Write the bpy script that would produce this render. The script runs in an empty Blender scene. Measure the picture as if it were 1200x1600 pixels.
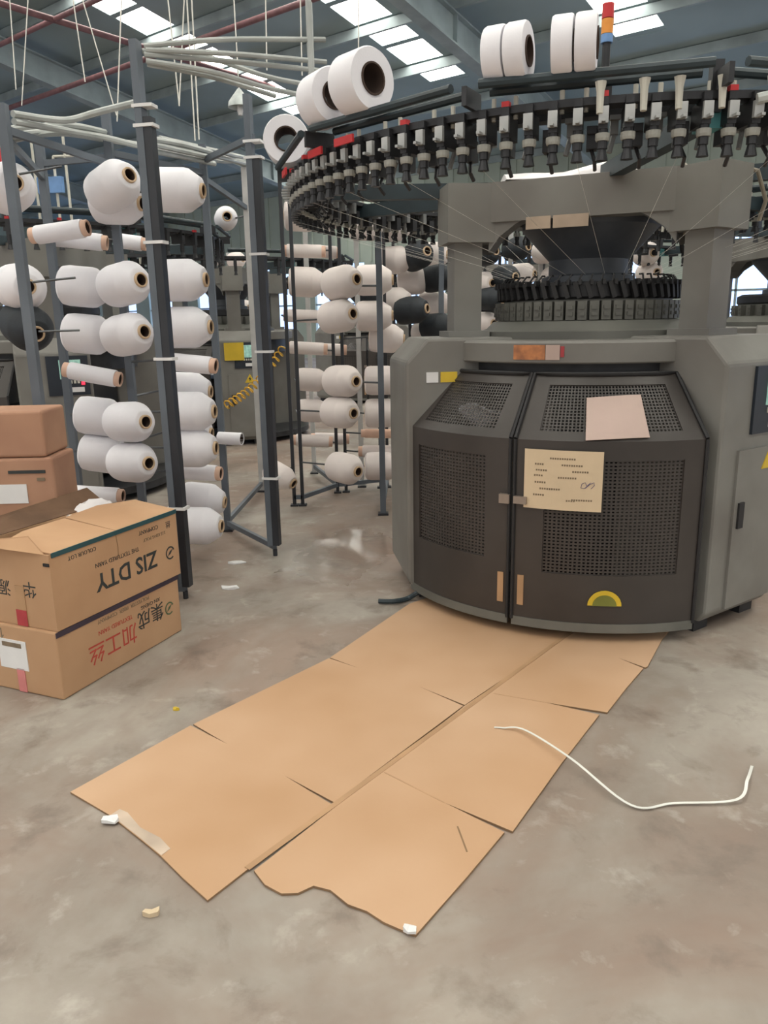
import bpy, math, random
from mathutils import Vector, Matrix
random.seed(7)
sc = bpy.context.scene
COL = sc.collection
rad = math.radians

# ---------------------------------------------------------------- camera
cam_d = bpy.data.cameras.new('camera'); cam = bpy.data.objects.new('camera', cam_d); COL.objects.link(cam)
cam_d.sensor_fit = 'VERTICAL'; cam_d.sensor_height = 36.0; cam_d.lens = 36.0 * 1200 / 1600
cam_d.clip_start = 0.05; cam_d.clip_end = 200
P, ROLL = rad(14.0), rad(-1.0)
fw = Vector((0, math.cos(P), -math.sin(P))); rt = Vector((1, 0, 0)); up = rt.cross(fw)
r2 = math.cos(ROLL) * rt + math.sin(ROLL) * up; u2 = -math.sin(ROLL) * rt + math.cos(ROLL) * up
M = Matrix((r2, u2, -fw)).transposed().to_4x4(); M.translation = (0, 0, 1.2)
cam.matrix_world = M
sc.camera = cam

# ---------------------------------------------------------------- world, light, exposure
w = bpy.data.worlds.new('world'); sc.world = w; w.use_nodes = True
bg = w.node_tree.nodes['Background']; bg.inputs[0].default_value = (1.0, 0.97, 0.93, 1); bg.inputs[1].default_value = 1.0
SKYLIGHT, WINDOW = 11.0, 1.7
vs = sc.view_settings
vs.view_transform = 'Standard'; vs.look = 'None'; vs.gamma = 1.0; vs.use_curve_mapping = False; vs.exposure = 0.0
sc.cycles.max_bounces = 4; sc.cycles.diffuse_bounces = 3; sc.cycles.glossy_bounces = 2

# ---------------------------------------------------------------- materials
def lin(c):
    return tuple((v / 12.92 if v <= .04045 else ((v + .055) / 1.055) ** 2.4) for v in (x / 255 for x in c))
MATS = {}
def mat(name, rgb, rough=.6, metal=0.0, var=0.12, scale=8.0, bump=0.0, bscale=60.0, rgb2=None, emit=0.0, coat=0.0, stretch=None):
    if name in MATS: return MATS[name]
    m = bpy.data.materials.new(name); m.use_nodes = True; nt = m.node_tree; N = nt.nodes; L = nt.links
    b = N['Principled BSDF']; b.inputs['Roughness'].default_value = rough; b.inputs['Metallic'].default_value = metal
    c = lin(rgb)
    tc = N.new('ShaderNodeTexCoord'); mp = N.new('ShaderNodeMapping'); L.new(tc.outputs['Object'], mp.inputs[0])
    if stretch: mp.inputs['Scale'].default_value = stretch
    no = N.new('ShaderNodeTexNoise'); no.inputs['Scale'].default_value = scale; no.inputs['Detail'].default_value = 3
    L.new(mp.outputs[0], no.inputs['Vector'])
    rp = N.new('ShaderNodeValToRGB'); rp.color_ramp.elements[0].position = .32; rp.color_ramp.elements[1].position = .68
    if rgb2: c2 = lin(rgb2)
    else: c2 = tuple(v * (1 - 2 * var) for v in c); c = tuple(min(1, v * (1 + var * .6)) for v in c)
    rp.color_ramp.elements[0].color = (*c2, 1); rp.color_ramp.elements[1].color = (*c, 1)
    L.new(no.outputs['Fac'], rp.inputs[0]); L.new(rp.outputs[0], b.inputs['Base Color'])
    if bump:
        n2 = N.new('ShaderNodeTexNoise'); n2.inputs['Scale'].default_value = bscale; n2.inputs['Detail'].default_value = 2
        L.new(mp.outputs[0], n2.inputs['Vector'])
        bp = N.new('ShaderNodeBump'); bp.inputs['Strength'].default_value = bump; bp.inputs['Distance'].default_value = .01
        L.new(n2.outputs['Fac'], bp.inputs['Height']); L.new(bp.outputs[0], b.inputs['Normal'])
    if emit:
        b.inputs['Emission Color'].default_value = (*lin(rgb), 1); b.inputs['Emission Strength'].default_value = emit
    if coat: b.inputs['Coat Weight'].default_value = coat
    MATS[name] = m
    return m

def floor_mat():
    m = bpy.data.materials.new('stained concrete'); m.use_nodes = True; nt = m.node_tree; N = nt.nodes; L = nt.links
    b = N['Principled BSDF']
    tc = N.new('ShaderNodeTexCoord')
    def noise(s, d=6, dist=0.0, w=None):
        n = N.new('ShaderNodeTexNoise'); n.inputs['Scale'].default_value = s; n.inputs['Detail'].default_value = d
        n.inputs['Distortion'].default_value = dist; n.inputs['Roughness'].default_value = .62; L.new(tc.outputs['Object'], n.inputs['Vector']); return n.outputs['Fac']
    def ramp(src, stops):
        r = N.new('ShaderNodeValToRGB'); e = r.color_ramp.elements
        while len(e) < len(stops): e.new(.5)
        for el, (p, c) in zip(e, stops): el.position = p; el.color = (*c, 1)
        L.new(src, r.inputs[0]); return r.outputs[0]
    def mix(f, a, c, mode='MIX'):
        x = N.new('ShaderNodeMix'); x.data_type = 'RGBA'; x.blend_type = mode
        if isinstance(f, float): x.inputs[0].default_value = f
        else: L.new(f, x.inputs[0])
        L.new(a, x.inputs[6]); L.new(c, x.inputs[7]); return x.outputs[2]
    base = ramp(noise(1.1, 8, .4), [(.34, lin((120, 109, 99))), (.5, lin((148, 140, 131))), (.66, lin((168, 162, 152)))])
    brown = ramp(noise(.8, 6, .8), [(.3, lin((114, 96, 84))), (.7, lin((152, 133, 120)))])
    f1 = ramp(noise(.75, 6, .5), [(.43, (0, 0, 0)), (.58, (.95,) * 3)])
    c1 = mix(f1, base, brown)
    f2 = ramp(noise(7.5, 7, .3), [(.58, (0, 0, 0)), (.70, (.45,) * 3)])
    pale = ramp(noise(9, 3), [(.2, lin((178, 170, 160))), (.8, lin((192, 186, 178)))])
    c2 = mix(f2, c1, pale)
    f3 = ramp(noise(5.0, 8, .3), [(.54, (0, 0, 0)), (.68, (.6,) * 3)])
    dark = ramp(noise(14, 3), [(.2, lin((92, 80, 70))), (.8, lin((112, 100, 90)))])
    c3 = mix(f3, c2, dark)
    L.new(c3, b.inputs['Base Color'])
    # damp, worn-smooth patch in the aisle between rack and machine
    mp = N.new('ShaderNodeMapping'); mp.vector_type = 'TEXTURE'
    mp.inputs['Location'].default_value = (-.2, 3.95, 0); mp.inputs['Rotation'].default_value = (0, 0, rad(-20)); mp.inputs['Scale'].default_value = (.62, 1.0, 1)
    L.new(tc.outputs['Object'], mp.inputs[0])
    ln = N.new('ShaderNodeVectorMath'); ln.operation = 'LENGTH'; L.new(mp.outputs[0], ln.inputs[0])
    ad = N.new('ShaderNodeMath'); ad.operation = 'MULTIPLY_ADD'; L.new(noise(2.5, 4, .5), ad.inputs[0]); ad.inputs[1].default_value = .9
    L.new(ln.outputs['Value'], ad.inputs[2])
    wet = ramp(ad.outputs[0], [(.85, (1, 1, 1)), (1.0, (0, 0, 0))])
    ro = ramp(noise(2.2, 5), [(.3, (.42,) * 3), (.7, (.62,) * 3)])
    lo = ramp(noise(6, 3), [(.3, (.10,) * 3), (.7, (.17,) * 3)])
    L.new(mix(wet, ro, lo), b.inputs['Roughness'])
    bp = N.new('ShaderNodeBump'); bp.inputs['Strength'].default_value = .10; bp.inputs['Distance'].default_value = .01
    L.new(noise(18, 6), bp.inputs['Height']); L.new(bp.outputs[0], b.inputs['Normal'])
    return m

FLOOR = floor_mat()
ROOF = mat('roof sheet', (150, 169, 175), .75, var=.1, scale=.5)  # sheet and steel colours lightened bluish to stand in for haze
STEEL = mat('roof steel', (156, 170, 174), .7, var=.12, scale=2)
PIPE = mat('red oxide pipe', (128, 92, 96), .6)
WALL = mat('green grey cladding', (178, 190, 180), .7, var=.08, scale=.6)
SKY = mat('skylight sheet', (255, 250, 238), .5, emit=SKYLIGHT)
WIN = mat('bright window', (184, 210, 255), .4, emit=WINDOW)
GREY = mat('machine grey paint', (126, 125, 120), .5, var=.1, scale=3, rgb2=(108, 105, 100), bump=.03)
GREYD = mat('grimy grey paint', (104, 104, 98), .55, var=.12, scale=4)
DOOR = mat('dark brown enamel', (62, 57, 54), .42, var=.15, scale=3, bump=.02)
RUB = mat('black rubber', (32, 32, 34), .6)
DARK = mat('oily dark metal', (52, 53, 56), .45, metal=.3, var=.2, scale=12)
BLUEB = mat('dark green bar', (42, 56, 62), .5, var=.15)
POST = mat('rack post paint', (96, 104, 113), .5, var=.12, scale=4)
POSTB = mat('black slotted post', (44, 47, 53), .45, var=.15, scale=5)
POSTL = mat('pale post', (186, 186, 184), .6, var=.08)
ROD = mat('steel rod', (96, 99, 102), .35, metal=.6)
YARN = mat('white yarn', (234, 233, 238), .75, var=.03, scale=5, bump=.04, bscale=160)
YARNW = mat('warm white yarn', (228, 219, 215), .75, var=.03, scale=5, bump=.04, bscale=160)
YARNK = mat('black yarn', (42, 48, 54), .7, var=.15, scale=14, bump=.12, bscale=120)
CORE = mat('paper core', (205, 178, 146), .8, var=.1)
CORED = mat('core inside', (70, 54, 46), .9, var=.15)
PINKT = mat('pink paper tube', (226, 190, 168), .8, var=.08)
TUBE = mat('white plastic tube', (176, 181, 178), .45, var=.12, scale=6)
THREAD = mat('thread', (224, 222, 214), .8, var=.02)
CARD = mat('tan cardboard', (190, 153, 118), .85, rgb2=(174, 136, 102), scale=3, bump=.03)
CARDS = mat('floor cardboard', (196, 163, 133), .85, rgb2=(176, 139, 104), scale=1.3, bump=.02)
CARDE = mat('cut cardboard edge', (140, 112, 84), .9)
CARDD = mat('inner cardboard', (112, 86, 66), .9, var=.15)
CARDR = mat('ruddy cardboard', (178, 138, 112), .85, rgb2=(160, 120, 98), scale=4)
CTAPE = mat('brown parcel tape', (176, 140, 104), .6, var=.08)
TEAL = mat('teal tape', (44, 82, 88), .5)
PURP = mat('violet tape and gap shade', (62, 52, 66), .5)
REDT = mat('red tape', (176, 60, 66), .5)
PINK = mat('pink tape', (206, 128, 126), .5)
INK = mat('black ink', (52, 56, 56), .8, var=.1, scale=40)
INKR = mat('red ink', (186, 72, 60), .8, var=.1, scale=40)
INKF = mat('faded ink', (128, 112, 92), .8, var=.1, scale=40)
INKG = mat('green ink', (86, 104, 74), .8, var=.1, scale=40)
WHITE = mat('white label', (224, 224, 224), .7, var=.03)
PAPER = mat('cream paper', (208, 188, 158), .8, var=.03)
PAPERP = mat('pinkish paper', (190, 168, 158), .8, var=.04)
YEL = mat('yellow sticker', (214, 182, 50), .5, var=.06)
GRN = mat('olive green', (120, 124, 52), .5, var=.1)
COPPER = mat('copper brown sticker', (196, 128, 78), .45, rgb2=(150, 96, 64), scale=30)
ORANGE = mat('orange', (232, 150, 60), .5)
RED = mat('red plastic', (198, 44, 48), .45, var=.08)
LED = mat('red lamp', (255, 40, 60), .5, emit=3.0)
CYAN = mat('teal plastic', (76, 142, 146), .5)
BLUE = mat('blue panel', (110, 150, 200), .5)
SCREEN = mat('control screen', (150, 190, 176), .3, rgb2=(90, 130, 120), scale=40, emit=.5)
CREAM = mat('cream plastic', (206, 204, 192), .5, var=.08)
YCOIL = mat('yellow hose', (226, 178, 56), .45)
PLAST = mat('clear film', (226, 222, 222), .3, var=.04)
GLASS = mat('lamp shade', (196, 204, 202), .4)

# ---------------------------------------------------------------- mesh helper
class MB:
    def __init__(s): s.v = []; s.f = []
    def add(s, vs, fs):
        o = len(s.v); s.v += [tuple(v) for v in vs]; s.f += [tuple(i + o for i in f) for f in fs]; return s
    def box(s, c, d, R=None, taper=1.0):
        vs = []
        for z in (-.5, .5):
            k = taper if z > 0 else 1.0
            for x, y in ((-.5, -.5), (.5, -.5), (.5, .5), (-.5, .5)):
                p = Vector((x * d[0] * k, y * d[1] * k, z * d[2]))
                if R is not None: p = R @ p
                vs.append(p + Vector(c))
        return s.add(vs, [(3, 2, 1, 0), (4, 5, 6, 7), (0, 1, 5, 4), (1, 2, 6, 5), (2, 3, 7, 6), (3, 0, 4, 7)])
    def beam(s, p0, p1, wd, hg, upv=(0, 0, 1)):
        p0, p1 = Vector(p0), Vector(p1); d = p1 - p0; x = d.normalized(); u = Vector(upv)
        if abs(x.dot(u)) > .99: u = Vector((1, 0, 0))
        y = u.cross(x).normalized(); z = x.cross(y)
        R = Matrix((x, y, z)).transposed()
        return s.box((p0 + p1) / 2, (d.length, wd, hg), R)
    def tube(s, pts, r, n=8, caps=True, radii=None):
        pts = [Vector(p) for p in pts]; k = len(pts); vs = []; prev = None
        for i, p in enumerate(pts):
            t = (pts[min(i + 1, k - 1)] - pts[max(i - 1, 0)]).normalized()
            if prev is None:
                a = Vector((0, 0, 1)) if abs(t.z) < .9 else Vector((1, 0, 0))
                nx = t.cross(a).normalized()
            else:
                nx = (prev - t * prev.dot(t)).normalized()
            prev = nx; ny = t.cross(nx); rr = radii[i] if radii else r
            for j in range(n):
                a = 2 * math.pi * j / n; vs.append(p + (nx * math.cos(a) + ny * math.sin(a)) * rr)
        fs = [(i * n + j, i * n + (j + 1) % n, (i + 1) * n + (j + 1) % n, (i + 1) * n + j) for i in range(k - 1) for j in range(n)]
        if caps: fs += [tuple(reversed(range(n))), tuple(range((k - 1) * n, k * n))]
        return s.add(vs, fs)
    def lathe(s, prof, n=32, caps=(False, False)):
        vs = [(r * math.cos(2 * math.pi * j / n), r * math.sin(2 * math.pi * j / n), z) for r, z in prof for j in range(n)]
        fs = [(i * n + j, i * n + (j + 1) % n, (i + 1) * n + (j + 1) % n, (i + 1) * n + j) for i in range(len(prof) - 1) for j in range(n)]
        if caps[0]: fs.append(tuple(reversed(range(n))))
        if caps[1]: fs.append(tuple(range((len(prof) - 1) * n, len(prof) * n)))
        return s.add(vs, fs)
    def prism(s, poly, z0, z1):
        n = len(poly)
        vs = [(x, y, z0) for x, y in poly] + [(x, y, z1) for x, y in poly]
        return s.add(vs, [tuple(reversed(range(n))), tuple(range(n, 2 * n))] + [(i, (i + 1) % n, n + (i + 1) % n, n + i) for i in range(n)])
    def shell(s, fn, us, vs_, th):
        # a curved slab: fn(u, v, depth) -> point
        a, b = len(us), len(vs_); pts = [fn(u, v, d) for d in (0, th) for v in vs_ for u in us]; k = a * b; fs = []
        for j in range(b - 1):
            for i in range(a - 1):
                q = j * a + i; fs.append((q, q + 1, q + a + 1, q + a)); fs.append((k + q + a, k + q + a + 1, k + q + 1, k + q))
        for i in range(a - 1):
            fs.append((i + 1, i, k + i, k + i + 1)); q = (b - 1) * a + i; fs.append((q, q + 1, k + q + 1, k + q))
        for j in range(b - 1):
            q = j * a; fs.append((q, q + a, k + q + a, k + q)); q = j * a + a - 1; fs.append((q + a, q, k + q, k + q + a))
        return s.add(pts, fs)
    def perf(s, fn, u0, u1, nu, v0, v1, nv, hu=.6, hv=.6):
        # sheet with a real hole in every cell
        W = nu + 1; base = len(s.v); vs = []; fs = []
        du, dv = (u1 - u0) / nu, (v1 - v0) / nv
        for j in range(nv + 1):
            for i in range(nu + 1): vs.append(fn(u0 + i * du, v0 + j * dv, 0))
        for j in range(nv):
            for i in range(nu):
                a = j * W + i; c = (a, a + 1, a + W + 1, a + W); o = len(vs)
                cu, cv = u0 + (i + .5) * du, v0 + (j + .5) * dv; x, y = du * hu / 2, dv * hv / 2
                for sx, sy in ((-1, -1), (1, -1), (1, 1), (-1, 1)): vs.append(fn(cu + sx * x, cv + sy * y, 0))
                for k in range(4): fs.append((c[k], c[(k + 1) % 4], o + (k + 1) % 4, o + k))
        return s.add(vs, fs)
    def mesh(s, name, smooth=False):
        me = bpy.data.meshes.new(name); me.from_pydata([tuple(v) for v in s.v], [], s.f); me.validate()
        if smooth:
            for p in me.polygons: p.use_smooth = True
            try: me.set_sharp_from_angle(angle=rad(40))
            except Exception: pass
        me.update(); return me
    def build(s, name, m, parent=None, smooth=False, loc=None):
        me = s.mesh(name, smooth); me.materials.append(m); return link(name, me, parent, loc)

def link(name, me, parent=None, loc=None):
    o = bpy.data.objects.new(name, me); COL.objects.link(o)
    if parent: o.parent = parent
    if loc is not None: o.location = loc
    return o
def tag(o, label, cat, group=None, kind=None):
    if label: o['label'] = label
    if cat: o['category'] = cat
    if group: o['group'] = group
    if kind: o['kind'] = kind
    return o
def empty(name, loc=(0, 0, 0), rz=0):
    o = bpy.data.objects.new(name, None); COL.objects.link(o); o.location = loc; o.rotation_euler = (0, 0, rz); o.empty_display_size = .1; return o
def struct(o): o['kind'] = 'structure'; return o
def axis_matrix(p, d):
    # local +Z along d, origin p
    z = Vector(d).normalized(); a = Vector((0, 0, 1)) if abs(z.z) < .95 else Vector((1, 0, 0))
    x = a.cross(z).normalized(); y = z.cross(x); Mx = Matrix((x, y, z)).transposed().to_4x4(); Mx.translation = p; return Mx
def polar(r, a, z=0.0, c=(0, 0)):
    return Vector((c[0] + r * math.cos(a), c[1] + r * math.sin(a), z))
def text_mesh(name, s, size, m, parent, org, ex, ey, ext=.0004, font_bold=False):
    cu = bpy.data.curves.new(name, 'FONT'); cu.body = s; cu.size = size; cu.extrude = ext; cu.align_x = 'CENTER'; cu.align_y = 'CENTER'; cu.resolution_u = 2
    if font_bold: cu.offset = size * .018
    t = bpy.data.objects.new(name, cu); COL.objects.link(t)
    dg = bpy.context.evaluated_depsgraph_get(); me = bpy.data.meshes.new_from_object(t.evaluated_get(dg))
    bpy.data.objects.remove(t); me.materials.clear(); me.materials.append(m); me.name = name
    o = link(name, me, parent)
    ex, ey = Vector(ex).normalized(), Vector(ey).normalized(); ez = ex.cross(ey)
    Mx = Matrix((ex, ey, ez)).transposed().to_4x4(); Mx.translation = org; o.matrix_local = Mx
    return o

# ================================================================ THE SETTING
fl = MB(); fl.box((0, 18, -.05), (70, 76, .1)); struct(fl.build('floor', FLOOR))

HALL = rad(52)                      # hall axes: local x runs down the roof slope, local y along the ridge
SL = math.tan(rad(10))
def roof_z(s1): return 9.0 - SL * s1
ST = [14.32 - 4.2 * k for k in range(0, 6)]          # skylight strips
S1A, S1B = -10.0, 19.8
S2A, S2B = -18.0, 34.0
# roof sheeting runs between the skylight strips
cuts = sorted(ST); edges = [S2A] + [e for c in cuts for e in (c - .45, c + .45)] + [S2B]; SKE = 15.6
roof = MB()
for k in range(len(edges) - 1):
    a, b = edges[k], edges[k + 1]; S1A_ = S1A
    if k % 2: S1A = SKE          # strips are open down to SKE
    roof.add([(S1A, a, roof_z(S1A)), (S1B, a, roof_z(S1B)), (S1B, b, roof_z(S1B)), (S1A, b, roof_z(S1A)),
              (S1A, a, roof_z(S1A) + .06), (S1B, a, roof_z(S1B) + .06), (S1B, b, roof_z(S1B) + .06), (S1A, b, roof_z(S1A) + .06)],
             [(3, 2, 1, 0), (4, 5, 6, 7), (0, 1, 5, 4), (1, 2, 6, 5), (2, 3, 7, 6), (3, 0, 4, 7)]); S1A = S1A_
ceil = struct(roof.build('ceiling', ROOF)); ceil.rotation_euler = (0, 0, HALL)
pm = MB().beam((0, 0, 0), (.70, 0, -.70 * SL), .9, .02).mesh('skylight_or_added_pane'); pm.materials.append(SKY)
gap = MB().beam((0, 0, 0), (.12, 0, -.12 * SL), .9, .03).mesh('lap_sheet'); gap.materials.append(ROOF)
for s2 in ST:
    s1 = S1A
    while s1 < SKE - .4:
        link('skylight_or_added_pane', pm, ceil, (s1 + .02, s2, roof_z(s1) + .02))
        link('lap_sheet', gap, ceil, (s1 + .72, s2, roof_z(s1 + .72) + .02))
        s1 += .853
for k in range(3): link('skylight_or_added_pane', pm, ceil, (17.2 + k * .853, 16.05, roof_z(17.2 + k * .853) - .03))  # added unseen panes, put in for the bright reflection on the aisle floor
pu = MB().box((0, (S2A + S2B) / 2, 0), (.07, S2B - S2A, .18)).mesh('purlin'); pu.materials.append(STEEL)
s1 = S1A + .78
while s1 < S1B:
    link('purlin', pu, ceil, (s1, 0, roof_z(s1) - .1)); s1 += 1.706
rf = MB()
rf.beam((S1A, 0, roof_z(S1A) - .24), (S1B, 0, roof_z(S1B) - .24), .22, .03, (0, 0, 1))
rf.beam((S1A, 0, roof_z(S1A) - .76), (S1B, 0, roof_z(S1B) - .76), .26, .03, (0, 0, 1))
rf.beam((S1A, 0, roof_z(S1A) - .5), (S1B, 0, roof_z(S1B) - .5), .03, .5, (0, 0, 1))
for k in range(8):
    s = S1A + 2 + k * 4.2; rf.box((s, 0, roof_z(s) - .5), (.03, .2, .5))
rfm = rf.mesh('rafter'); rfm.materials.append(STEEL)
for s2 in (25.8, 17.4, 9.0 - .6, .6, -7.8): link('rafter', rfm, ceil, (0, s2, 0))
# far walls with daylight windows
def wall(name, p0, p1, h, wins):
    p0, p1 = Vector(p0), Vector(p1); d = (p1 - p0); Lw = d.length; x = d.normalized(); y = Vector((-x.y, x.x, 0))
    R = Matrix((x, y, Vector((0, 0, 1)))).transposed().to_4x4(); R.translation = p0
    mb = MB(); z0, z1 = wins
    mb.box((Lw / 2, .1, z0 / 2), (Lw, .2, z0)); mb.box((Lw / 2, .1, (h + z1) / 2), (Lw, .2, h - z1))
    n = int(Lw / 3.0); ww = Lw / n
    for i in range(n + 1): mb.box((min(max(i * ww, .3), Lw - .3), .1, (z0 + z1) / 2), (.9, .2, z1 - z0))
    for i in range(int(Lw / .5)): mb.box((i * .5 + .2, -.015, (h + z1) / 2), (.1, .03, h - z1))
    o = struct(mb.build(name, WALL)); o.matrix_world = R
    pane = MB().box((0, 0, 0), (ww - .9, .02, z1 - z0)).mesh('window_pane'); pane.materials.append(WIN)
    bar = MB().box((0, -.03, 0), (.05, .05, z1 - z0)).box((0, -.03, 0), (ww - .9, .05, .05)).mesh('glazing_bar'); bar.materials.append(STEEL)
    for i in range(n):
        link('window_pane', pane, o, ((i + .5) * ww, .12, (z0 + z1) / 2)); link('glazing_bar', bar, o, ((i + .5) * ww, .1, (z0 + z1) / 2))
    return o
RZ = Matrix.Rotation(HALL, 3, 'Z')
wall('wall_far', RZ @ Vector((S1B, S2B, 0)), RZ @ Vector((S1B, S2A, 0)), roof_z(S1B), (.5, 3.0))
wall('wall_left', RZ @ Vector((S1A, S2B, 0)), RZ @ Vector((S1B, S2B, 0)), roof_z(S1A), (.5, 2.6))

# pipes below the roof
def pipe(name, p0, p1, r, m, label):
    o = MB().tube([p0, p1], r, 10).build(name, m, smooth=True); return tag(o, label, 'pipe', 'pipes under the roof')
e1 = Vector((math.cos(HALL), math.sin(HALL), 0)); e2 = Vector((-math.sin(HALL), math.cos(HALL), 0))
q = Vector((-6.32, 14.67, 6.5)); pipe('sprinkler_pipe', q - e1 * 3, q + e1 * 6.4, .055, PIPE, 'dull red pipe crossing the top left corner above the tall post')
q = Vector((-8.07, 18.89, 6.0)); pipe('sprinkler_pipe', q + e2 * 6, q - e2 * 9.5, .05, PIPE, 'lower dull red pipe running up to the tall near post')
q = Vector((-7.27, 16.63, 6.5)); pipe('sprinkler_pipe', q + e2 * 5, q - e2 * 4.5, .045, PIPE, 'upper dull red pipe at the left edge under the roof beam')
CORDS = [((-4.672,11.000,4.183),-4.465,11.000,7.948),
 ((-4.833,11.500,4.121),-4.102,11.500,7.849),
 ((-3.425,10.000,3.981),-3.632,10.000,8.002),
 ((-3.093,10.000,3.618),-4.067,10.000,8.048),
 ((-2.784,9.000,3.314),-2.133,9.000,7.973),
 ((-2.107,9.000,3.459),-2.265,9.000,7.988),
 ((-2.108,9.000,3.453),-1.514,9.000,7.910),
 ((-1.745,8.000,2.899),-1.681,8.000,8.062),
 ((-1.707,8.000,2.910),-1.617,8.000,8.050),
 ((-1.091,8.500,3.639),-0.945,8.500,7.906),
 ((-0.742,8.500,3.587),-0.670,8.500,7.887),
 ((-0.187,9.000,3.840),-0.064,9.000,7.741)]
CORD_LABELS = ['thin cord at the far left above the grey post', 'second thin cord from the left under the roof beam', 'thin cord crossing the big roof beam, left one', 'slanting thin cord crossing the roof beam, right one', 'thin cord just left of the tall near post', 'left cord of a pair meeting in a point right of the tall post', 'right cord of a pair meeting in a point right of the tall post', 'left one of two parallel cords right of the tall post', 'right one of two parallel cords right of the tall post', 'thin cord left of the hollow spool above the tube bundle', 'thin cord nearest the hollow spool above the tube bundle', 'thin cord directly above the hollow spool']

for i, (b, tx, ty, tz) in enumerate(CORDS):
    o = MB().tube([b, (tx, ty, tz)], .007, 6).build('hanging_cord', THREAD)
    tag(o, CORD_LABELS[i], 'cord', 'cords hanging from the roof')

# ================================================================ KNITTING MACHINE
CX, CY = .92, 3.55
LEG_AZ = (rad(-172), rad(-55), rad(65))
LEG_R = (.86, .835, .84)
mach = empty('knitting_machine', (CX, CY, 0))
tag(mach, 'large grey circular knitting machine with dark mesh doors beside the cardboard sheets', 'machine')

def leg_profile(ro): return [(.38, .05), (ro - .03, .05), (ro, .09), (ro, 1.03), (ro - .09, 1.125), (.38, 1.125)]
def leg_mesh(az, ro, t0, t1):
    mb = MB(); u = Vector((math.cos(az), math.sin(az), 0)); t = Vector((-math.sin(az), math.cos(az), 0)); pr = leg_profile(ro); n = len(pr)
    vs = [u * r + t * tt + Vector((0, 0, z)) for tt in (t0, t1) for r, z in pr]
    mb.add(vs, [tuple(range(n)), tuple(reversed(range(n, 2 * n)))] + [((i + 1) % n, i, n + i, n + (i + 1) % n) for i in range(n)])
    return mb, u, t
for k, az in enumerate(LEG_AZ):
    mb, u, t = leg_mesh(az, LEG_R[k], -.22, .23)
    lg = mb.build('leg', GREY, mach)
    bv = lg.modifiers.new('bevel', 'BEVEL'); bv.width = .012; bv.segments = 2; bv.limit_method = 'ANGLE'
    R = Matrix((t, -u, Vector((0, 0, 1)))).transposed()          # face frame: x along the face, y into the leg
    for s in (-.16, .16): MB().box(u * (LEG_R[k] - .1) + t * s + Vector((0, 0, .025)), (.09, .09, .05), R).build('foot', DARK, lg)
    if k != 0:   # cabinet door and screen on the outer face
        c = u * (LEG_R[k] + .004)
        d = MB().box(c + t * .045 + Vector((0, 0, .40)), (.31, .012, .62), R).build('cabinet_door', GREY, lg)
        MB().box(c + t * -.07 + u * .008 + Vector((0, 0, .46)), (.035, .012, .10), R).build('handle', RUB, lg)
        MB().box(c + t * .085 + Vector((0, 0, .89)), (.25, .014, .25), R).build('control_panel', mat('panel black', (36, 44, 54), .4), lg)
        MB().box(c + t * .10 + u * .009 + Vector((0, 0, .93)), (.13, .008, .12), R).build('screen', SCREEN, lg)
        for q in range(5): MB().box(c + t * (.055 + q * .022) + u * .009 + Vector((0, 0, .85)), (.014, .01, .02), R).build('button', CREAM, lg)
        MB().box(c + t * .17 + u * .009 + Vector((0, 0, .84)), (.02, .01, .02), R).build('indicator', LED, lg)
        MB().box(c + t * .12 + u * .009 + Vector((0, 0, .80)), (.11, .008, .03), R).build('label_strip', WHITE, lg)
        tri = MB(); p0 = c + u * .010 + t * .10 + Vector((0, 0, .66))
        for rr, off, m_, nm in ((.05, 0, YEL, 'warning_triangle'),):
            tri.add([p0 + t * -rr + Vector((0, 0, -rr * .7)), p0 + t * rr + Vector((0, 0, -rr * .7)), p0 + Vector((0, 0, rr)),
                     p0 - u * .006 + t * -rr + Vector((0, 0, -rr * .7)), p0 - u * .006 + t * rr + Vector((0, 0, -rr * .7)), p0 - u * .006 + Vector((0, 0, rr))],
                    [(0, 1, 2), (5, 4, 3), (0, 3, 4, 1), (1, 4, 5, 2), (2, 5, 3, 0)])
            tri.build(nm, m_, lg)
        bolt = MB()
        pts = [(.006, .028), (-.014, .0), (-.002, .0), (-.008, -.026), (.014, .006), (.002, .006)]
        vs = [p0 + u * .002 + t * a + Vector((0, 0, b)) for a, b in pts] + [p0 + t * a + Vector((0, 0, b)) for a, b in pts]
        bolt.add(vs, [tuple(range(6)), tuple(range(11, 5, -1))] + [(i, 6 + i, 6 + (i + 1) % 6, (i + 1) % 6) for i in range(6)]); bolt.build('lightning_mark', INK, lg)
    else:
        c = t * .232 + u * .70 + Vector((0, 0, .968)); R2 = Matrix((-u, -t, Vector((0, 0, 1)))).transposed()
        MB().box(c + u * -.02, (.07, .004, .042), R2).build('yellow_sticker', YEL, lg)
        MB().box(c + u * .05, (.05, .004, .042), R2).build('white_sticker', WHITE, lg)

# table ring
MB().lathe([(.30, 1.03), (.655, 1.03), (.66, 1.035), (.66, 1.105), (.65, 1.115), (.30, 1.115), (.30, 1.03)], 72).build('table_ring', GREY, mach, True)
MB().lathe([(.58, .90), (.60, .90), (.60, 1.03), (.58, 1.03), (.58, .90)], 64).build('inner_skirt', DARK, mach, True)
def arc_patch(r, a0, a1, z0, z1, th=.003, n=10):
    return MB().shell(lambda u, v, d: polar(r + d, u, v), [a0 + (a1 - a0) * i / n for i in range(n + 1)], [z0, z1], th)
arc_patch(.661, rad(-128), rad(-117), 1.045, 1.10).build('copper_name_plate', COPPER, mach)
arc_patch(.661, rad(-116.8), rad(-112.2), 1.045, 1.10).build('name_plate_end', PAPERP, mach)
arc_patch(.661, rad(-112), rad(-110.8), 1.055, 1.095).build('name_plate_mark', REDT, mach)

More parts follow.
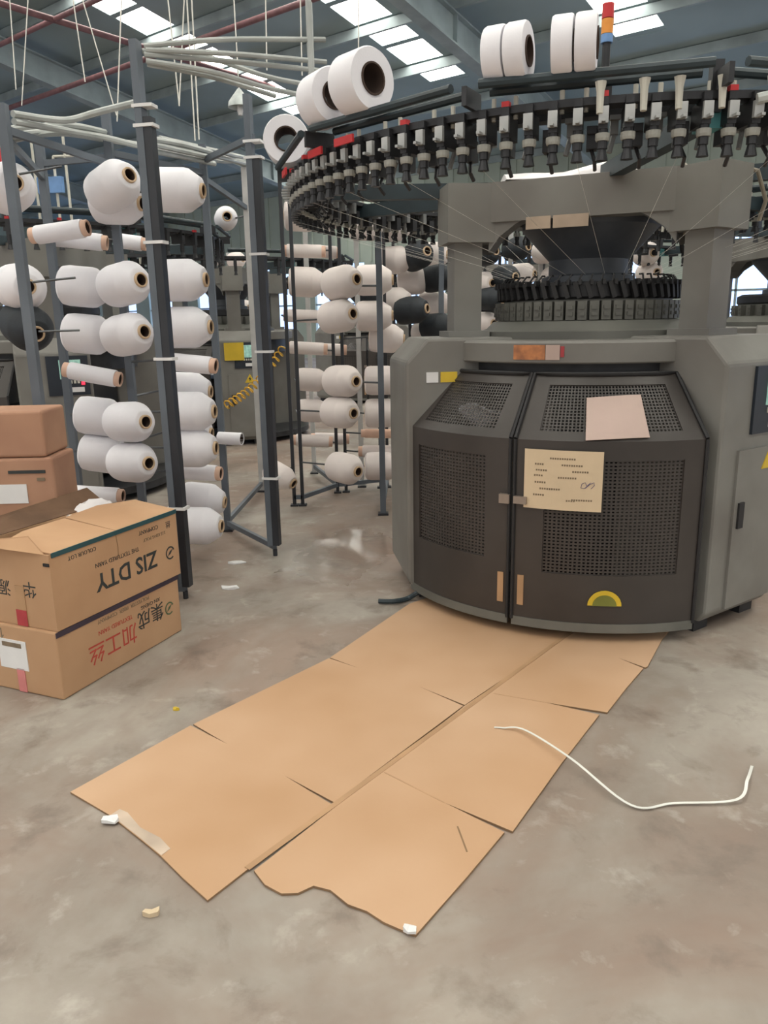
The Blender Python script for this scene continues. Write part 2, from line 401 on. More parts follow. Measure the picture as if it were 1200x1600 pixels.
# doors
RD, RT, ZB, ZT = .865, .665, .77, .99
def door_fn(u, v, d): return polar(RD + d, u, v)
def slant_fn(u, v, d):
    k = v; return polar(RD + (RT - RD) * k + d * .7, u, ZB + (ZT - ZB) * k + d * .7)
def door(a0, a1, wins, nm):
    A = lambda n, x0=a0, x1=a1: [x0 + (x1 - x0) * i / n for i in range(n + 1)]
    d = MB(); n = 14
    fr0, fr1 = a0 + rad(2.6), a1 - rad(2.6)
    (w0, w1, z0, z1) = wins
    d.shell(door_fn, A(n), [.075, z0], -.016); d.shell(door_fn, A(n), [z1, ZB], -.016)
    d.shell(door_fn, A(3, a0, w0), [z0, z1], -.016); d.shell(door_fn, A(3, w1, a1), [z0, z1], -.016)
    o = d.build('door', DOOR, mach, True)
    nu = max(6, int((w1 - w0) * RD / .016)); nv = int((z1 - z0) / .013)
    MB().perf(lambda u, v, dd: door_fn(u, v, -.006), w0, w1, nu, z0, z1, nv, .54, .42).build('mesh_panel', DOOR, o)
    for x in (a0, a1): MB().tube([door_fn(x, z, .004) for z in (.07, .3, .55, ZB)], .007, 6).build('edge_seal', RUB, o, True)
    MB().shell(lambda u, v, dd: polar(RD + .004 + dd, u, v), A(n), [.045, .08], -.02).build('kick_strip', GREYD, o, True)
    # upper slanted cover
    s = MB(); m0, m1 = a0 + rad(5.5), a1 - rad(5.5); k0, k1 = .14, .84
    s.shell(slant_fn, A(n), [0, k0], -.012); s.shell(slant_fn, A(n), [k1, 1], -.012)
    s.shell(slant_fn, A(3, a0, m0), [k0, k1], -.012); s.shell(slant_fn, A(3, m1, a1), [k0, k1], -.012)
    c = s.build('top_cover', DOOR, mach, True)
    MB().perf(lambda u, v, dd: slant_fn(u, v, -.004), m0, m1, max(8, int((m1 - m0) * .78 / .013)), k0, k1, 15, .6, .62).build('mesh_panel', DOOR, c)
    MB().tube([slant_fn(a0, 0, .004), slant_fn(a0, .5, .004)] + [slant_fn(x, 1, .004) for x in A(12)] + [slant_fn(a1, .5, .004), slant_fn(a1, 0, .004)], .008, 6).build('edge_seal', RUB, c, True)
    return o
SEAM = rad(-120.5)
dl = door(rad(-158), SEAM - rad(.6), (rad(-153), SEAM - rad(7.5), .30, .70), 'left')
dr = door(SEAM + rad(.6), rad(-74), (SEAM + rad(8), rad(-79.5), .27, .70), 'right')
for o, a in ((dl, SEAM - rad(2.6)), (dr, SEAM + rad(2.8))):
    MB().shell(lambda u, v, d: polar(RD + .001 + d, u, v), [a - rad(.8), a + rad(.8)], [.13, .25], .003).build('hinge_plate', CTAPE, o)
# catch across the seam
g = MB(); R = Matrix.Rotation(SEAM + math.pi / 2, 3, 'Z')
g.box(polar(RD + .012, SEAM - rad(1.6), .545), (.04, .02, .035), R); g.box(polar(RD + .012, SEAM + rad(2.4), .545), (.05, .018, .028), R)
g.build('door_catch', mat('worn steel', (150, 138, 128), .4, metal=.5), mach)
# green and yellow half round badge
ab = rad(-97)
def half(r, d, name, m):
    mb = MB(); n = 14; base = polar(RD + d, ab, .155); tx = Vector((-math.sin(ab), math.cos(ab), 0)); un = Vector((math.cos(ab), math.sin(ab), 0))
    pts = [tx * (r * math.cos(math.pi * i / n)) * 1.0 + Vector((0, 0, r * .95 * math.sin(math.pi * i / n))) for i in range(n + 1)]
    vs = [base + p for p in pts] + [base + p + un * .003 for p in pts]; k = n + 1
    mb.add(vs, [tuple(range(k)), tuple(range(2 * k - 1, k - 1, -1))] + [(i, (i + 1) % k, k + (i + 1) % k, k + i) for i in range(k)])
    return mb.build(name, m, dr)
half(.062, .002, 'badge_rim', YEL); half(.044, .0055, 'badge_centre', GRN)
MB().box(polar(RD + .003, rad(-158), .77), (.006, .006, .018)).build('indicator_lamp', LED, mach)
# dark interior: fabric take-down drum and base frame
MB().lathe([(.02, .14), (.40, .14), (.42, .18), (.42, .60), (.38, .64), (.02, .64)], 40).build('take_down_drum', DARK, mach, True)
MB().lathe([(.30, .05), (.80, .05), (.80, .10), (.30, .10), (.30, .05)], 48).build('base_ring', DARK, mach, True)

# knitting head
MB().lathe([(.25, 1.115), (.47, 1.115), (.47, 1.145), (.44, 1.155), (.41, 1.185), (.36, 1.19), (.36, 1.27), (.25, 1.27)], 72).build('cylinder_base', GREYD, mach, True)
cb = MB().box((.377, 0, 1.226), (.05, .036, .074)).box((.404, 0, 1.238), (.008, .02, .014)).box((.404, 0, 1.212), (.008, .02, .014)).mesh('cam_box'); cb.materials.append(GREYD)
NCAM = 54
for i in range(NCAM): link('cam_box', cb, mach).rotation_euler = (0, 0, 2 * math.pi * i / NCAM)
MB().lathe([(.18, 1.27), (.36, 1.27), (.37, 1.28), (.37, 1.325), (.34, 1.34), (.18, 1.34)], 64).build('needle_dial', DARK, mach, True)
yg = MB().box((.385, 0, 1.305), (.02, .018, .065), Matrix.Rotation(rad(18), 3, 'X')).box((.39, .01, 1.335), (.03, .012, .02)).tube([(.385, .0, 1.33), (.36, .012, 1.365), (.34, .012, 1.365)], .004, 5).mesh('yarn_guide'); yg.materials.append(RUB)
for i in range(NCAM): link('yarn_guide', yg, mach).rotation_euler = (0, 0, 2 * math.pi * (i + .5) / NCAM)
MB().lathe([(.05, 1.34), (.20, 1.34), (.20, 1.37), (.17, 1.38), (.17, 1.44), (.29, 1.57), (.29, 1.60), (.05, 1.60)], 48).build('drive_hub', mat('hub dark grey', (74, 79, 86), .5), mach, True)

# columns, corner blocks and top beams
for k, az in enumerate(LEG_AZ):
    rc = (.56, .58, .57)[k]; R = Matrix.Rotation(az, 3, 'Z'); u = Vector((math.cos(az), math.sin(az), 0))
    c = MB().box(u * rc + Vector((0, 0, 1.42)), (.12, .13, .60), R).box(u * rc + Vector((0, 0, 1.135)), (.18, .19, .03), R).build('column', GREY, mach)
    MB().box(u * (rc - .01) + Vector((0, 0, 1.625)), (.21, .20, .23), R).build('corner_block', GREY, mach)
    a2 = LEG_AZ[(k + 1) % 3]; rc2 = (.56, .58, .57)[(k + 1) % 3]; v = Vector((math.cos(a2), math.sin(a2), 0)); p0, p1 = u * (rc - .03), v * (rc2 - .03)
    b = MB().beam(p0 + Vector((0, 0, 1.665)), p1 + Vector((0, 0, 1.665)), .11, .155)
    for q0, q1 in ((p0, p1), (p1, p0)):
        dn_ = (q1 - q0).normalized(); sd = Vector((-dn_.y, dn_.x, 0)) * .045; q = q0 + dn_ * .09
        vs = [q + sd * g_ + dn_ * r_ + Vector((0, 0, z_)) for g_ in (-1, 1) for r_, z_ in ((0, 1.59), (0, 1.47), (.045, 1.53), (.11, 1.575), (.14, 1.59))]
        b.add(vs, [(0, 1, 2, 3, 4), (9, 8, 7, 6, 5)] + [((i_ + 1) % 5, i_, 5 + i_, 5 + (i_ + 1) % 5) for i_ in range(5)])
    b.build('top_beam', GREY, mach)
    MB().beam(u * .2 + Vector((0, 0, 1.67)), u * (rc - .1) + Vector((0, 0, 1.67)), .09, .09).build('inner_stay', GREYD, mach)
MB().lathe([(.02, 1.58), (.20, 1.58), (.20, 1.70), (.02, 1.70)], 40).build('centre_boss', GREY, mach, True)
# tan plates on the beam
pa, pb_ = polar(.53, LEG_AZ[0]), polar(.55, LEG_AZ[1]); bd = (pb_ - pa).normalized(); bn = Vector((bd.y, -bd.x, 0)); R = Matrix((bd, -bn, Vector((0, 0, 1)))).transposed()
for d0, wd in ((.30, .10), (.43, .14)):
    MB().box(pa + bd * d0 + bn * .058 + Vector((0, 0, 1.574)), (wd, .006, .048), R).build('beam_plate', mat('tan plate', (172, 154, 136), .6), mach)

# feeder ring, support arms
RR = 1.345
MB().lathe([(1.14, 1.755), (1.19, 1.755), (1.19, 1.772), (1.14, 1.772), (1.14, 1.755)], 96).build('stop_ring', DARK, mach, True)
MB().lathe([(1.22, 1.765), (1.28, 1.765), (1.28, 1.785), (1.22, 1.785), (1.22, 1.765)], 96).build('feeder_ring', DARK, mach, True)
for k, a in enumerate((180, 150, -90, -30, 30, 90)):
    a = rad(a); p0, p1 = polar(.45, a, 1.735), polar(1.24, a, 1.735)
    if k == 2: p0 = polar(.22, a, 1.76)
    ar = MB().beam(p0, p1, .05, .06).build('ring_arm', BLUEB, mach)
    MB().box(polar(1.215, a, 1.735), (.075, .055, .075), Matrix.Rotation(a, 3, 'Z')).build('end_cap', CYAN, ar)
    MB().box(polar(1.25, a, 1.80), (.03, .03, .13), Matrix.Rotation(a, 3, 'Z')).build('stanchion', DARK, mach)
# roller bars standing above the ring on both sides
NB = 12
for i in range(NB):
    a0, a1 = 2 * math.pi * (i + .06) / NB, 2 * math.pi * (i + .94) / NB
    rb = MB()
    for rr, zz in ((RR, 1.835), (RR - .09, 1.835)): rb.tube([polar(rr, a0, zz), polar(rr, a1, zz)], .013, 8)
    rb.build('roller_bar', BLUEB, mach, True)
    MB().box(polar(RR - .05, 2 * math.pi * i / NB, 1.81), (.11, .014, .05), Matrix.Rotation(2 * math.pi * i / NB, 3, 'Z')).build('roller_bracket', DARK, mach)
# positive yarn feeders
NF = 120
fb = MB().box((1.25, 0, 1.815), (.09, .024, .06)).box((1.28, 0, 1.85), (.03, .022, .03)).tube([(1.28, 0, 1.785), (1.28, 0, 1.735)], .014, 10).tube([(1.28, .0, 1.735), (1.28, 0, 1.705)], .010, 10, radii=[.010, .017]).mesh('yarn_feeder'); fb.materials.append(DARK)
fw_ = MB().lathe([(.0, 1.755), (.018, 1.755), (.020, 1.762), (.020, 1.774), (.0, 1.78)], 14).mesh('feed_wheel'); fw_.materials.append(mat('worn ceramic', (170, 170, 162), .5, var=.15))
ft = MB().box((1.30, 0, 1.818), (.012, .026, .042)).box((1.31, 0, 1.80), (.04, .010, .007)).mesh('tension_plate'); ft.materials.append(mat('tension steel', (186, 188, 186), .35, metal=.3, var=.15))
fr = MB().box((1.285, 0, 1.872), (.022, .022, .014)).mesh('stop_lamp'); fr.materials.append(RED)
fp = MB().tube([(1.25, .018, 1.84), (1.25, .018, 1.90)], .007, 8).mesh('guide_stem'); fp.materials.append(CREAM)
sm_a = MB().box((1.17, 0, 1.70), (.05, .03, .06)).tube([(1.17, 0, 1.67), (1.19, .01, 1.635), (1.17, .012, 1.615)], .006, 6).box((1.20, 0, 1.715), (.015, .024, .016)).mesh('stop_motion'); sm_a.materials.append(DARK)
sm_b = MB().box((1.15, 0, 1.735), (.04, .022, .05)).tube([(1.16, 0, 1.71), (1.17, -.012, 1.66)], .008, 6).box((1.18, 0, 1.75), (.02, .03, .012)).mesh('stop_motion'); sm_b.materials.append(mat('dull aluminium', (128, 130, 130), .45, metal=.3, var=.2))
for i in range(NF):
    a = 2 * math.pi * (i + .5) / NF
    f = link('yarn_feeder', fb, mach); f.rotation_euler = (0, 0, a); f.location = (0, 0, -.085)
    link('feed_wheel', fw_, f, (1.28, 0, 0)); link('tension_plate', ft, f)
    if i % 3 != 1: link('guide_stem', fp, f)
    if (i * 7) % 9 < 2: link('stop_lamp', fr, f)
    st_ = link('stop_motion', (sm_a, sm_b)[i % 2], mach); st_.rotation_euler = (0, 0, a + .03)
# threads from the feeders down to the needles
th = MB()
for i in range(0, NF, 4):
    a = 2 * math.pi * (i + .5) / NF
    th.tube([polar(1.28, a, 1.62), polar(.36, a + .22, 1.365)], .0005, 3)
tag(th.build('feed_threads', THREAD, mach), None, None, kind='stuff')
for a_ in (-104, -99, -95, -90, -84, -78):
    MB().tube([polar(1.30, rad(a_), 1.815), polar(1.30, rad(a_), 1.79), polar(1.305, rad(a_), 1.735)], .012, 8, radii=[.016, .011, .009]).build('ceramic_post', CREAM, mach, True)
for a_, z_ in ((-166, 1.765), (-149, 1.765), (-141, 1.77)):
    MB().box(polar(1.325, rad(a_), z_), (.008, .10, .024), Matrix.Rotation(rad(a_), 3, 'Z')).build('red_clip', RED, mach)
MB().tube([polar(1.31, rad(-86), 1.755), polar(1.40, rad(-76), 1.80), polar(1.5, rad(-66), 1.86)], .014, 8).build('pale_tube', TUBE, mach, True)
def white_sheet_pt(u, v, d): return polar(.66 + .05 * math.sin(4 * u) + .05 * v, rad(-148) + rad(17) * u, .80 + .06 * v + .02 * math.sin(9 * u + 3 * v) - (.006 if d else 0))
MB().shell(white_sheet_pt, [i / 10 for i in range(11)], [j / 5 for j in range(6)], 1).build('added_white_sheet', YARN, mach, True)  # added white sheet standing in for light showing through the left mesh cover
for a_, h_ in ((-177, 2.47), (-171, 2.40)):
    MB().tube([polar(1.19, rad(a_), 1.76), polar(1.19, rad(a_), h_)], .012, 8).build('tube_mast', TUBE, mach, True)
MB().tube([polar(1.19, rad(-177), 2.36), polar(1.19, rad(-171), 2.36)], .010, 8).build('mast_tie', TUBE, mach, True)
# signal lamp tower
sp = Vector((-.25, -1.06, 0))
MB().tube([sp + Vector((0, 0, 1.80)), sp + Vector((0, 0, 1.97))], .012, 8).build('lamp_pole', DARK, mach)
arm = MB().beam(polar(1.25, math.atan2(sp.y, sp.x), 1.80), sp + Vector((0, 0, 1.80)), .03, .03).build('lamp_bracket', DARK, mach)
for z0, m_, nm in ((1.97, BLUE, 'blue_lamp'), (1.993, ORANGE, 'orange_lamp'), (2.033, RED, 'red_lamp')):
    MB().lathe([(.0, z0), (.017, z0), (.017, z0 + (.022 if m_ is BLUE else .038)), (.0, z0 + (.022 if m_ is BLUE else .038))], 16).build(nm, m_, mach, True, sp)
# hoses along the beam
MB().tube([(.27, -.33, 1.74), (.29, -.36, 1.66), (.27, -.32, 1.55), (.30, -.30, 1.45), (.36, -.30, 1.40), (.40, -.32, 1.34)], .009, 8).build('hose', RUB, mach, True)
MB().tube([(.24, -.40, 1.76), (.26, -.44, 1.73), (.255, -.44, 1.60), (.26, -.42, 1.50)], .008, 8).build('cable', mat('grey cable', (150, 142, 126), .5), mach, True)
MB().tube([(.40, -.48, 1.74), (.50, -.46, 1.72), (.56, -.42, 1.62), (.55, -.40, 1.55)], .008, 8).build('cable', mat('grey cable', (150, 142, 126), .5), mach, True)

# ---- further machines: copies of the head, ring and legs, without the small feeder pieces
SKIP = {'feed_wheel', 'tension_plate', 'guide_stem', 'hose', 'cable', 'tube_mast', 'mast_tie', 'pale_tube', 'badge_rim', 'badge_centre', 'copper_name_plate', 'name_plate_end', 'name_plate_mark', 'beam_plate', 'feed_threads', 'lamp_pole', 'lamp_bracket', 'blue_lamp', 'orange_lamp', 'red_lamp', 'yarn_guide', 'stop_motion'}
def copy_machine(loc, rz, label, every=2):
    r = mach.copy(); COL.objects.link(r); r.location = loc; r.rotation_euler = (0, 0, rz); r['label'] = label; r['group'] = 'knitting machines further back'
    cnt = {}
    for ch in list(mach.children):
        nm = ch.name.split('.')[0]
        if nm in SKIP: continue
        cnt[nm] = cnt.get(nm, 0) + 1
        if nm in ('yarn_feeder', 'cam_box') and cnt[nm] % every: continue
        c = ch.copy(); COL.objects.link(c); c.parent = r
        for g in ch.children:
            if g.name.split('.')[0] in SKIP: continue
            d = g.copy(); COL.objects.link(d); d.parent = c
    return r
m2 = copy_machine((-2.42, 5.75, 0), rad(-12), 'knitting machine with lit control panel and warning triangle behind the left rack')
W2 = lambda p: Matrix.Rotation(rad(12), 3, 'Z') @ (Vector(p) - Vector((-2.42, 5.75, 0)))
MB().tube([W2((-2.20, 4.80, 1.75)), W2((-2.20, 4.80, 2.12))], .012, 8).build('lamp_pole', DARK, m2)
MB().tube([W2((-2.20, 4.80, 2.12)), W2((-2.20, 4.80, 2.25))], .028, 14).build('red_lamp', RED, m2, True)
MB().box(W2((-1.98, 4.95, 2.02)), (.20, .03, .09)).build('blue_board', BLUE, m2)
for x_ in (-2.05, -1.86, -1.93): MB().tube([W2((x_, 4.95, 1.74)), W2((x_, 4.95, 2.30 if x_ != -1.93 else 2.18))], .008, 6).build('guide_rod', CREAM, m2)
MB().tube([W2((-1.93, 4.95, 2.18)), W2((-1.70, 4.95, 2.18))], .008, 6).build('guide_rod', CREAM, m2)
copy_machine((-1.62, 8.5, 0), rad(-20), 'knitting machine with yellow sheet on its cabinet beyond the aisle')
copy_machine((1.35, 8.6, 0), rad(20), 'knitting machine standing directly behind the large grey machine')
copy_machine((3.05, 5.9, 0), rad(-60), 'knitting machine cut by the right edge of the picture')
copy_machine((-.2, 12.4, 0), rad(30), 'far knitting machine seen between the rack posts', 3)
copy_machine((-4.6, 9.3, 0), rad(0), 'far knitting machine at the left edge', 3)

# ================================================================ THINGS ON THE MACHINE
C3 = Vector((CX, CY, 0))
def patch(fn, a0, a1, n, v0, v1, th=.0015): return MB().shell(fn, [a0 + (a1 - a0) * i / n for i in range(n + 1)], [v0, (v0 + v1) / 2, v1], th)
note = patch(lambda u, v, d: polar(RD + .010 + d, u, v + .012 * (rad(-99) - u)), rad(-117.3), rad(-99), 8, .515, .735).build('paper_note', PAPER, None, loc=C3)
tag(note, 'cream printed notice hung on the right mesh door', 'paper')
random.seed(3)
for zz, wd, a_c in ((.705, 6.5, -108), (.682, 2.5, -113.5), (.682, 5, -106), (.66, 3, -113), (.66, 4, -104), (.64, 2.6, -113.6), (.636, 4.5, -107), (.615, 3, -113.2), (.592, 5, -111), (.568, 3, -113.5), (.552, 2.4, -106), (.556, 5, -103.5)):
    k = int(wd / .55)
    ln = MB()
    for j in range(k):
        a = a_c - wd / 2 + j * .55
        ln.shell(lambda u, v, d: polar(RD + .0118 + d, u, v + .012 * (rad(-99) - u)), [rad(a), rad(a + .38)], [zz - .003 - .001 * random.random(), zz + .003], .0004)
    ln.build('print_line', INKF, note)
sc_ = MB().tube([polar(RD + .013, rad(-103.5 + .9 * math.cos(k * 1.1) + k * .16), .612 + .012 * math.sin(k * 1.3)) for k in range(14)], .0012, 4)
sc_.build('scribble', mat('violet ink', (120, 112, 138), .7), note)
pk = patch(lambda u, v, d: slant_fn(u + .06 * (v - .3) * 0, v + .10 * (u - rad(-95)) * 0 + .04 * math.sin((u - rad(-103)) * 6), d) + slant_fn(u, v, 1.0) * 0 + Vector((0, 0, .009 + .02 * v)), rad(-103.3), rad(-88.5), 8, -.02, .56).build('paper_sheet', PAPERP, None, loc=C3)
tag(pk, 'blank pinkish sheet of paper lying on the sloping mesh cover', 'paper')
# pale cloth over the top beam
cl = MB()
def cloth(u, v, d):
    x = -.40 + .58 * u; y = -.20 + .22 * v + .06 * u
    h = .02 + .085 * u ** 1.3 * (1 - .5 * v) + .008 * math.sin(9 * u + 5 * v); edge = min(1, 6 * min(v, 1 - v) + .1, 8 * (1 - u) + .15)
    return Vector((x, y, 1.747 + h * edge * (1 if d == 0 else 0)))
cl.shell(cloth, [i / 14 for i in range(15)], [j / 8 for j in range(9)], 1)
tag(cl.build('folded_cloth', PLAST, None, True, C3), 'pale film folded over the top beam of the grey machine', 'plastic film')

# elastane spools on the rollers
def spool(az, R, parts, label, r_c=None, tilt=0):
    rr = r_c or (RR - .045); z = 1.835 + math.sqrt((R + .013) ** 2 - .045 ** 2); a = rad(az)
    root = empty('spool', C3 + polar(rr, a, z)); tag(root, label, 'spool', 'white spools on the feeder ring rollers')
    t = Vector((-math.sin(a), math.cos(a), 0)); root.matrix_world = axis_matrix(C3 + polar(rr, a, z), t)
    n = len(parts); tot = sum(parts) + .006 * (n - 1); z0 = -tot / 2
    for k, L in enumerate(parts):
        MB().lathe([(R * .52, z0), (R * .96, z0), (R, z0 + .006), (R, z0 + L - .006), (R * .96, z0 + L), (R * .52, z0 + L), (R * .52, z0)], 36).build('yarn_roll', YARN, root, True)
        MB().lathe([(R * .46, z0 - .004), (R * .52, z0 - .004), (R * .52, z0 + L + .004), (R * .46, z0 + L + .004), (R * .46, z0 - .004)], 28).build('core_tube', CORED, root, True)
        z0 += L + .006
spool(-178, .095, [.12], 'leftmost white spool with open core on the feeder ring')
spool(-147, .088, [.115], 'white spool left of the large hollow one on the ring')
spool(-138.2, .092, [.115], 'large white spool showing its hollow dark core above the aisle')
spool(-115.2, .075, [.055, .055], 'double white spool at the ring front, left of its twin')
spool(-107.2, .075, [.055, .055], 'double white spool at the ring front nearest the red lamp')
spool(166, .075, [.075], 'small white spool behind the leftmost one on the ring')

# ================================================================ CARDBOARD SHEETS ON THE FLOOR
def slit(a, b, wd=.010, flip=True):
    a, b = Vector((*a, 0)), Vector((*b, 0)); n = (b - a).normalized(); p = Vector((-n.y, n.x, 0)) * wd / 2
    if flip: p = -p
    return [tuple((a + p)[:2]), tuple(b[:2]), tuple((a - p)[:2])]
left = [(-.391, 1.392), (-.46, 1.46), (-.53, 1.535), (-.60, 1.60), (-.70, 1.69), (-.842, 1.794)] + slit((-.601, 2.133), (-.471, 2.019)) + slit((-.209, 2.599), (-.10, 2.51), .006) + \
       [(.104, 3.139), (.20, 3.22), (.80, 2.88)] + slit((.244, 2.225), (.108, 2.36), .008)[::1] + slit((-.144, 1.725), (-.282, 1.851), .010)
right = [(-.306, 1.480), (.244 + .003, 2.222), (.803, 2.876), (1.15, 2.86), (1.053, 2.719), (.915, 2.48)] + slit((.90, 2.47), (.834, 2.555), .010) + [(.79, 2.32), (.683, 2.163)] + \
        [(.502, 2.235), (.655, 2.150), (.48, 1.89), (.295, 1.600)] + [(.142, 1.717), (.275, 1.598), (.17, 1.45), (.049, 1.286), (.02, 1.30), (-.015, 1.321), (-.05, 1.352), (-.09, 1.372), (-.13, 1.415), (-.168, 1.429), (-.20, 1.408), (-.235, 1.407), (-.275, 1.435)]
def sheet(poly, z0, z1, label):
    mb = MB().prism(poly, z0, z1); o = mb.build('cardboard_sheet', CARDS); o.data.materials.append(CARDE)
    for p in o.data.polygons:
        if abs(p.normal.z) < .5: p.material_index = 1
    return tag(o, label, 'cardboard')
sh = sheet(left, .0005, .0055, 'long tan cardboard sheet on the floor nearer the cartons')
s2 = sheet(right, .0006, .0065, 'slit tan cardboard sheet on the floor with a torn front edge')
# glued lap strip down the seam, torn paper, creases
d = (Vector((.80, 2.876, 0)) - Vector((-.36, 1.42, 0))); nrm = Vector((-d.y, d.x, 0)).normalized()
MB().beam(Vector((-.312, 1.478, .0068)) + nrm * .014, Vector((.79, 2.868, .0068)) + nrm * .009, .016, .0012).build('lap_strip', CTAPE, sh)
tr = MB(); pts = [(-.70, 1.692), (-.60, 1.602), (-.53, 1.537), (-.515, 1.56), (-.55, 1.60), (-.61, 1.64), (-.66, 1.70), (-.685, 1.715)]
tr.prism(pts, .0056, .0064).build('torn_paper', mat('torn liner', (196, 178, 160), .9), sh)
for (a, b) in (((-.012, 1.858), (.142, 1.717)), ((.165, 1.622), (.178, 1.53)), ((.35, 2.30), (.502, 2.235))):
    MB().beam((*a, .0067), (*b, .0067), .004, .0006).build('crease', CARDE if a[0] > .1 and a[1] < 1.7 else CTAPE, s2)

# ================================================================ CARTONS
def frame(name, org, ang, label):
    o = empty(name, org, ang); return tag(o, label, 'carton', 'yarn cartons')
UA = math.atan2(.583, .245); LB, WB = .632, .35
c1 = frame('carton', (-1.067, 2.313, 0), UA, 'bottom tan carton of the near stack with red upside-down print')
body = MB().box((LB / 2, WB / 2, .12), (LB, WB, .238)).build('body', CARD, c1)
bv = body.modifiers.new('bevel', 'BEVEL'); bv.width = .006; bv.segments = 2
MB().box((LB / 2, -.0015, .229), (LB, .003, .018)).build('edge_tape', PURP, c1)  # violet tape; its dark tone also paints the shade between the cartons
MB().box((-.0012, .20, .135), (.0024, .125, .105)).build('address_label', WHITE, c1)
MB().box((-.0028, .20, .17), (.0012, .085, .016)).build('label_print', INKF, c1)
MB().box((-.0012, .175, .045), (.0024, .035, .085)).build('pink_tape', PINK, c1)
dn, lf = (0, 0, -1), (-1, 0, 0)
F = lambda x, z: (x, -.0006, z)
text_mesh('red_print', '加工丝', .082, INKR, c1, F(.25, .105), lf, (0, 0, -1))
text_mesh('red_print', 'TEXTURED YARN', .022, INKR, c1, F(.27, .165), lf, dn)
text_mesh('black_print', '集成', .075, INK, c1, F(.455, .135), lf, dn)
text_mesh('black_print', 'XIN CHENG', .02, INK, c1, F(.46, .178), lf, dn)
text_mesh('black_print', 'POLYESTER  FIBER  COMPANY', .02, INKF, c1, F(.32, .205), lf, dn)
def logo(parent, x, z, m, r=.026):
    MB().add([(x + rr * math.cos(a), -yy, z + rr * math.sin(a)) for yy in (.0004, .0012) for rr in (r, r * .78) for a in [rad(20 + 290 * i / 16) for i in range(17)]],
             [(i, i + 1, 17 + i + 1, 17 + i) for i in range(16)] + [(34 + 17 + i, 34 + 17 + i + 1, 34 + i + 1, 34 + i) for i in range(16)] + [(34 + i, 34 + i + 1, i + 1, i) for i in range(16)] + [(17 + i, 17 + i + 1, 51 + i + 1, 51 + i) for i in range(16)]).build('logo_ring', m, parent)
    MB().prism([(-.6 * r, -.4 * r), (.1 * r, -.1 * r), (.6 * r, .5 * r), (-.1 * r, .25 * r)], 0, .0008).build('logo_leaf', m, parent).matrix_local = Matrix.Translation((x, -.0004, z)) @ Matrix.Rotation(rad(90), 4, 'X')
logo(c1, .565, .12, INKG)
text_mesh('end_print', '化纤', .05, INKF, c1, (-.0006, .28, .205), (0, 1, 0), dn)

c2 = frame('carton', (-1.062, 2.322, .2405), UA - rad(.6), 'open tan carton with raised flaps on top of the near stack')
HT = .258
bx = MB(); tk = .006
bx.box((LB / 2, tk / 2, HT / 2), (LB, tk, HT)).box((LB / 2, WB - tk / 2, HT / 2), (LB, tk, HT)).box((tk / 2, WB / 2, HT / 2), (tk, WB - 2 * tk, HT)).box((LB - tk / 2, WB / 2, HT / 2), (tk, WB - 2 * tk, HT)).box((LB / 2, WB / 2, tk / 2), (LB - 2 * tk, WB - 2 * tk, tk))
bx.build('body', CARD, c2)
def flap(pts, th, m, nm='flap'):
    n = len(pts); mb = MB(); P3 = [Vector(p) for p in pts]; nn = (P3[1] - P3[0]).cross(P3[2] - P3[0]).normalized() * th
    mb.add(P3 + [p + nn for p in P3], [tuple(reversed(range(n))), tuple(range(n, 2 * n))] + [(i, (i + 1) % n, n + (i + 1) % n, n + i) for i in range(n)])
    return mb.build(nm, m, c2)
flap([(.01, 0, HT), (.30, 0, HT), (.27, .20, HT + .035), (.10, .215, HT + .03), (-.01, .19, HT + .02)], .004, CARD)
flap([(.303, 0, HT), (LB, 0, HT), (LB - .005, .19, HT + .025), (.45, .215, HT + .04), (.275, .20, HT + .037)], .004, CARD)
flap([(0, WB, HT), (LB, WB, HT), (LB - .02, WB + .07, HT + .062), (.30, WB + .08, HT + .048), (-.06, WB + .09, HT + .03)], .004, CARDD)
flap([(0, .02, HT), (0, WB - .02, HT), (-.07, WB - .05, HT + .03), (.02, .10, HT + .045)], .004, CARD)
MB().box((LB / 2 + .005, -.0016, HT - .004), (LB - .01, .0032, .016)).build('edge_tape', TEAL, c2)
MB().box((LB / 2 + .005, .006, HT + .0005), (LB - .01, .014, .002)).build('edge_tape', TEAL, c2)
lin_ = MB()
def film(u, v, d): return Vector((.33 + .27 * u, .22 + .14 * v, HT - .01 + .035 * math.sin(3 * u + 2) * math.cos(4 * v) + .02 * math.sin(11 * u + 7 * v) - d * .003))
lin_.shell(film, [i / 12 for i in range(13)], [j / 6 for j in range(7)], 1).build('plastic_liner', PLAST, c2, True)
text_mesh('black_print', 'ZIS DTY', .088, INK, c2, F(.345, .105), lf, dn, font_bold=True)
text_mesh('black_print', 'THE TEXTURED YARN', .022, INK, c2, F(.30, .165), lf, dn)
text_mesh('black_print', '215 KING POLY', .018, INKF, c2, F(.50, .188), lf, dn)
text_mesh('black_print', 'COMPANY', .022, INK, c2, F(.47, .22), lf, dn)
text_mesh('black_print', 'COLOUR LOT', .02, INK, c2, F(.14, .225), lf, dn)
text_mesh('black_print', '丝', .03, INK, c2, F(.58, .215), lf, dn)
logo(c2, .58, .10, INK)
MB().tube([(.30, -.001, HT - .01), (.305, -.001, .20), (.302, -.001, .16)], .0012, 4).build('tear_line', CARDE, c2)
MB().box((-.0012, .145, .07), (.0024, .04, .14)).build('end_tape', CTAPE, c2)
MB().box((-.0030, .148, .028), (.0016, .046, .055)).build('red_tape', REDT, c2)
text_mesh('end_print', '华', .06, INK, c2, (-.0006, .10, .135), (0, 1, 0), dn)
text_mesh('end_print', '源', .06, INK, c2, (-.0006, .215, .13), (0, 1, 0), dn)
MB().box((-.002, .012, .225), (.004, .024, .010)).build('strap_end', RUB, c2)

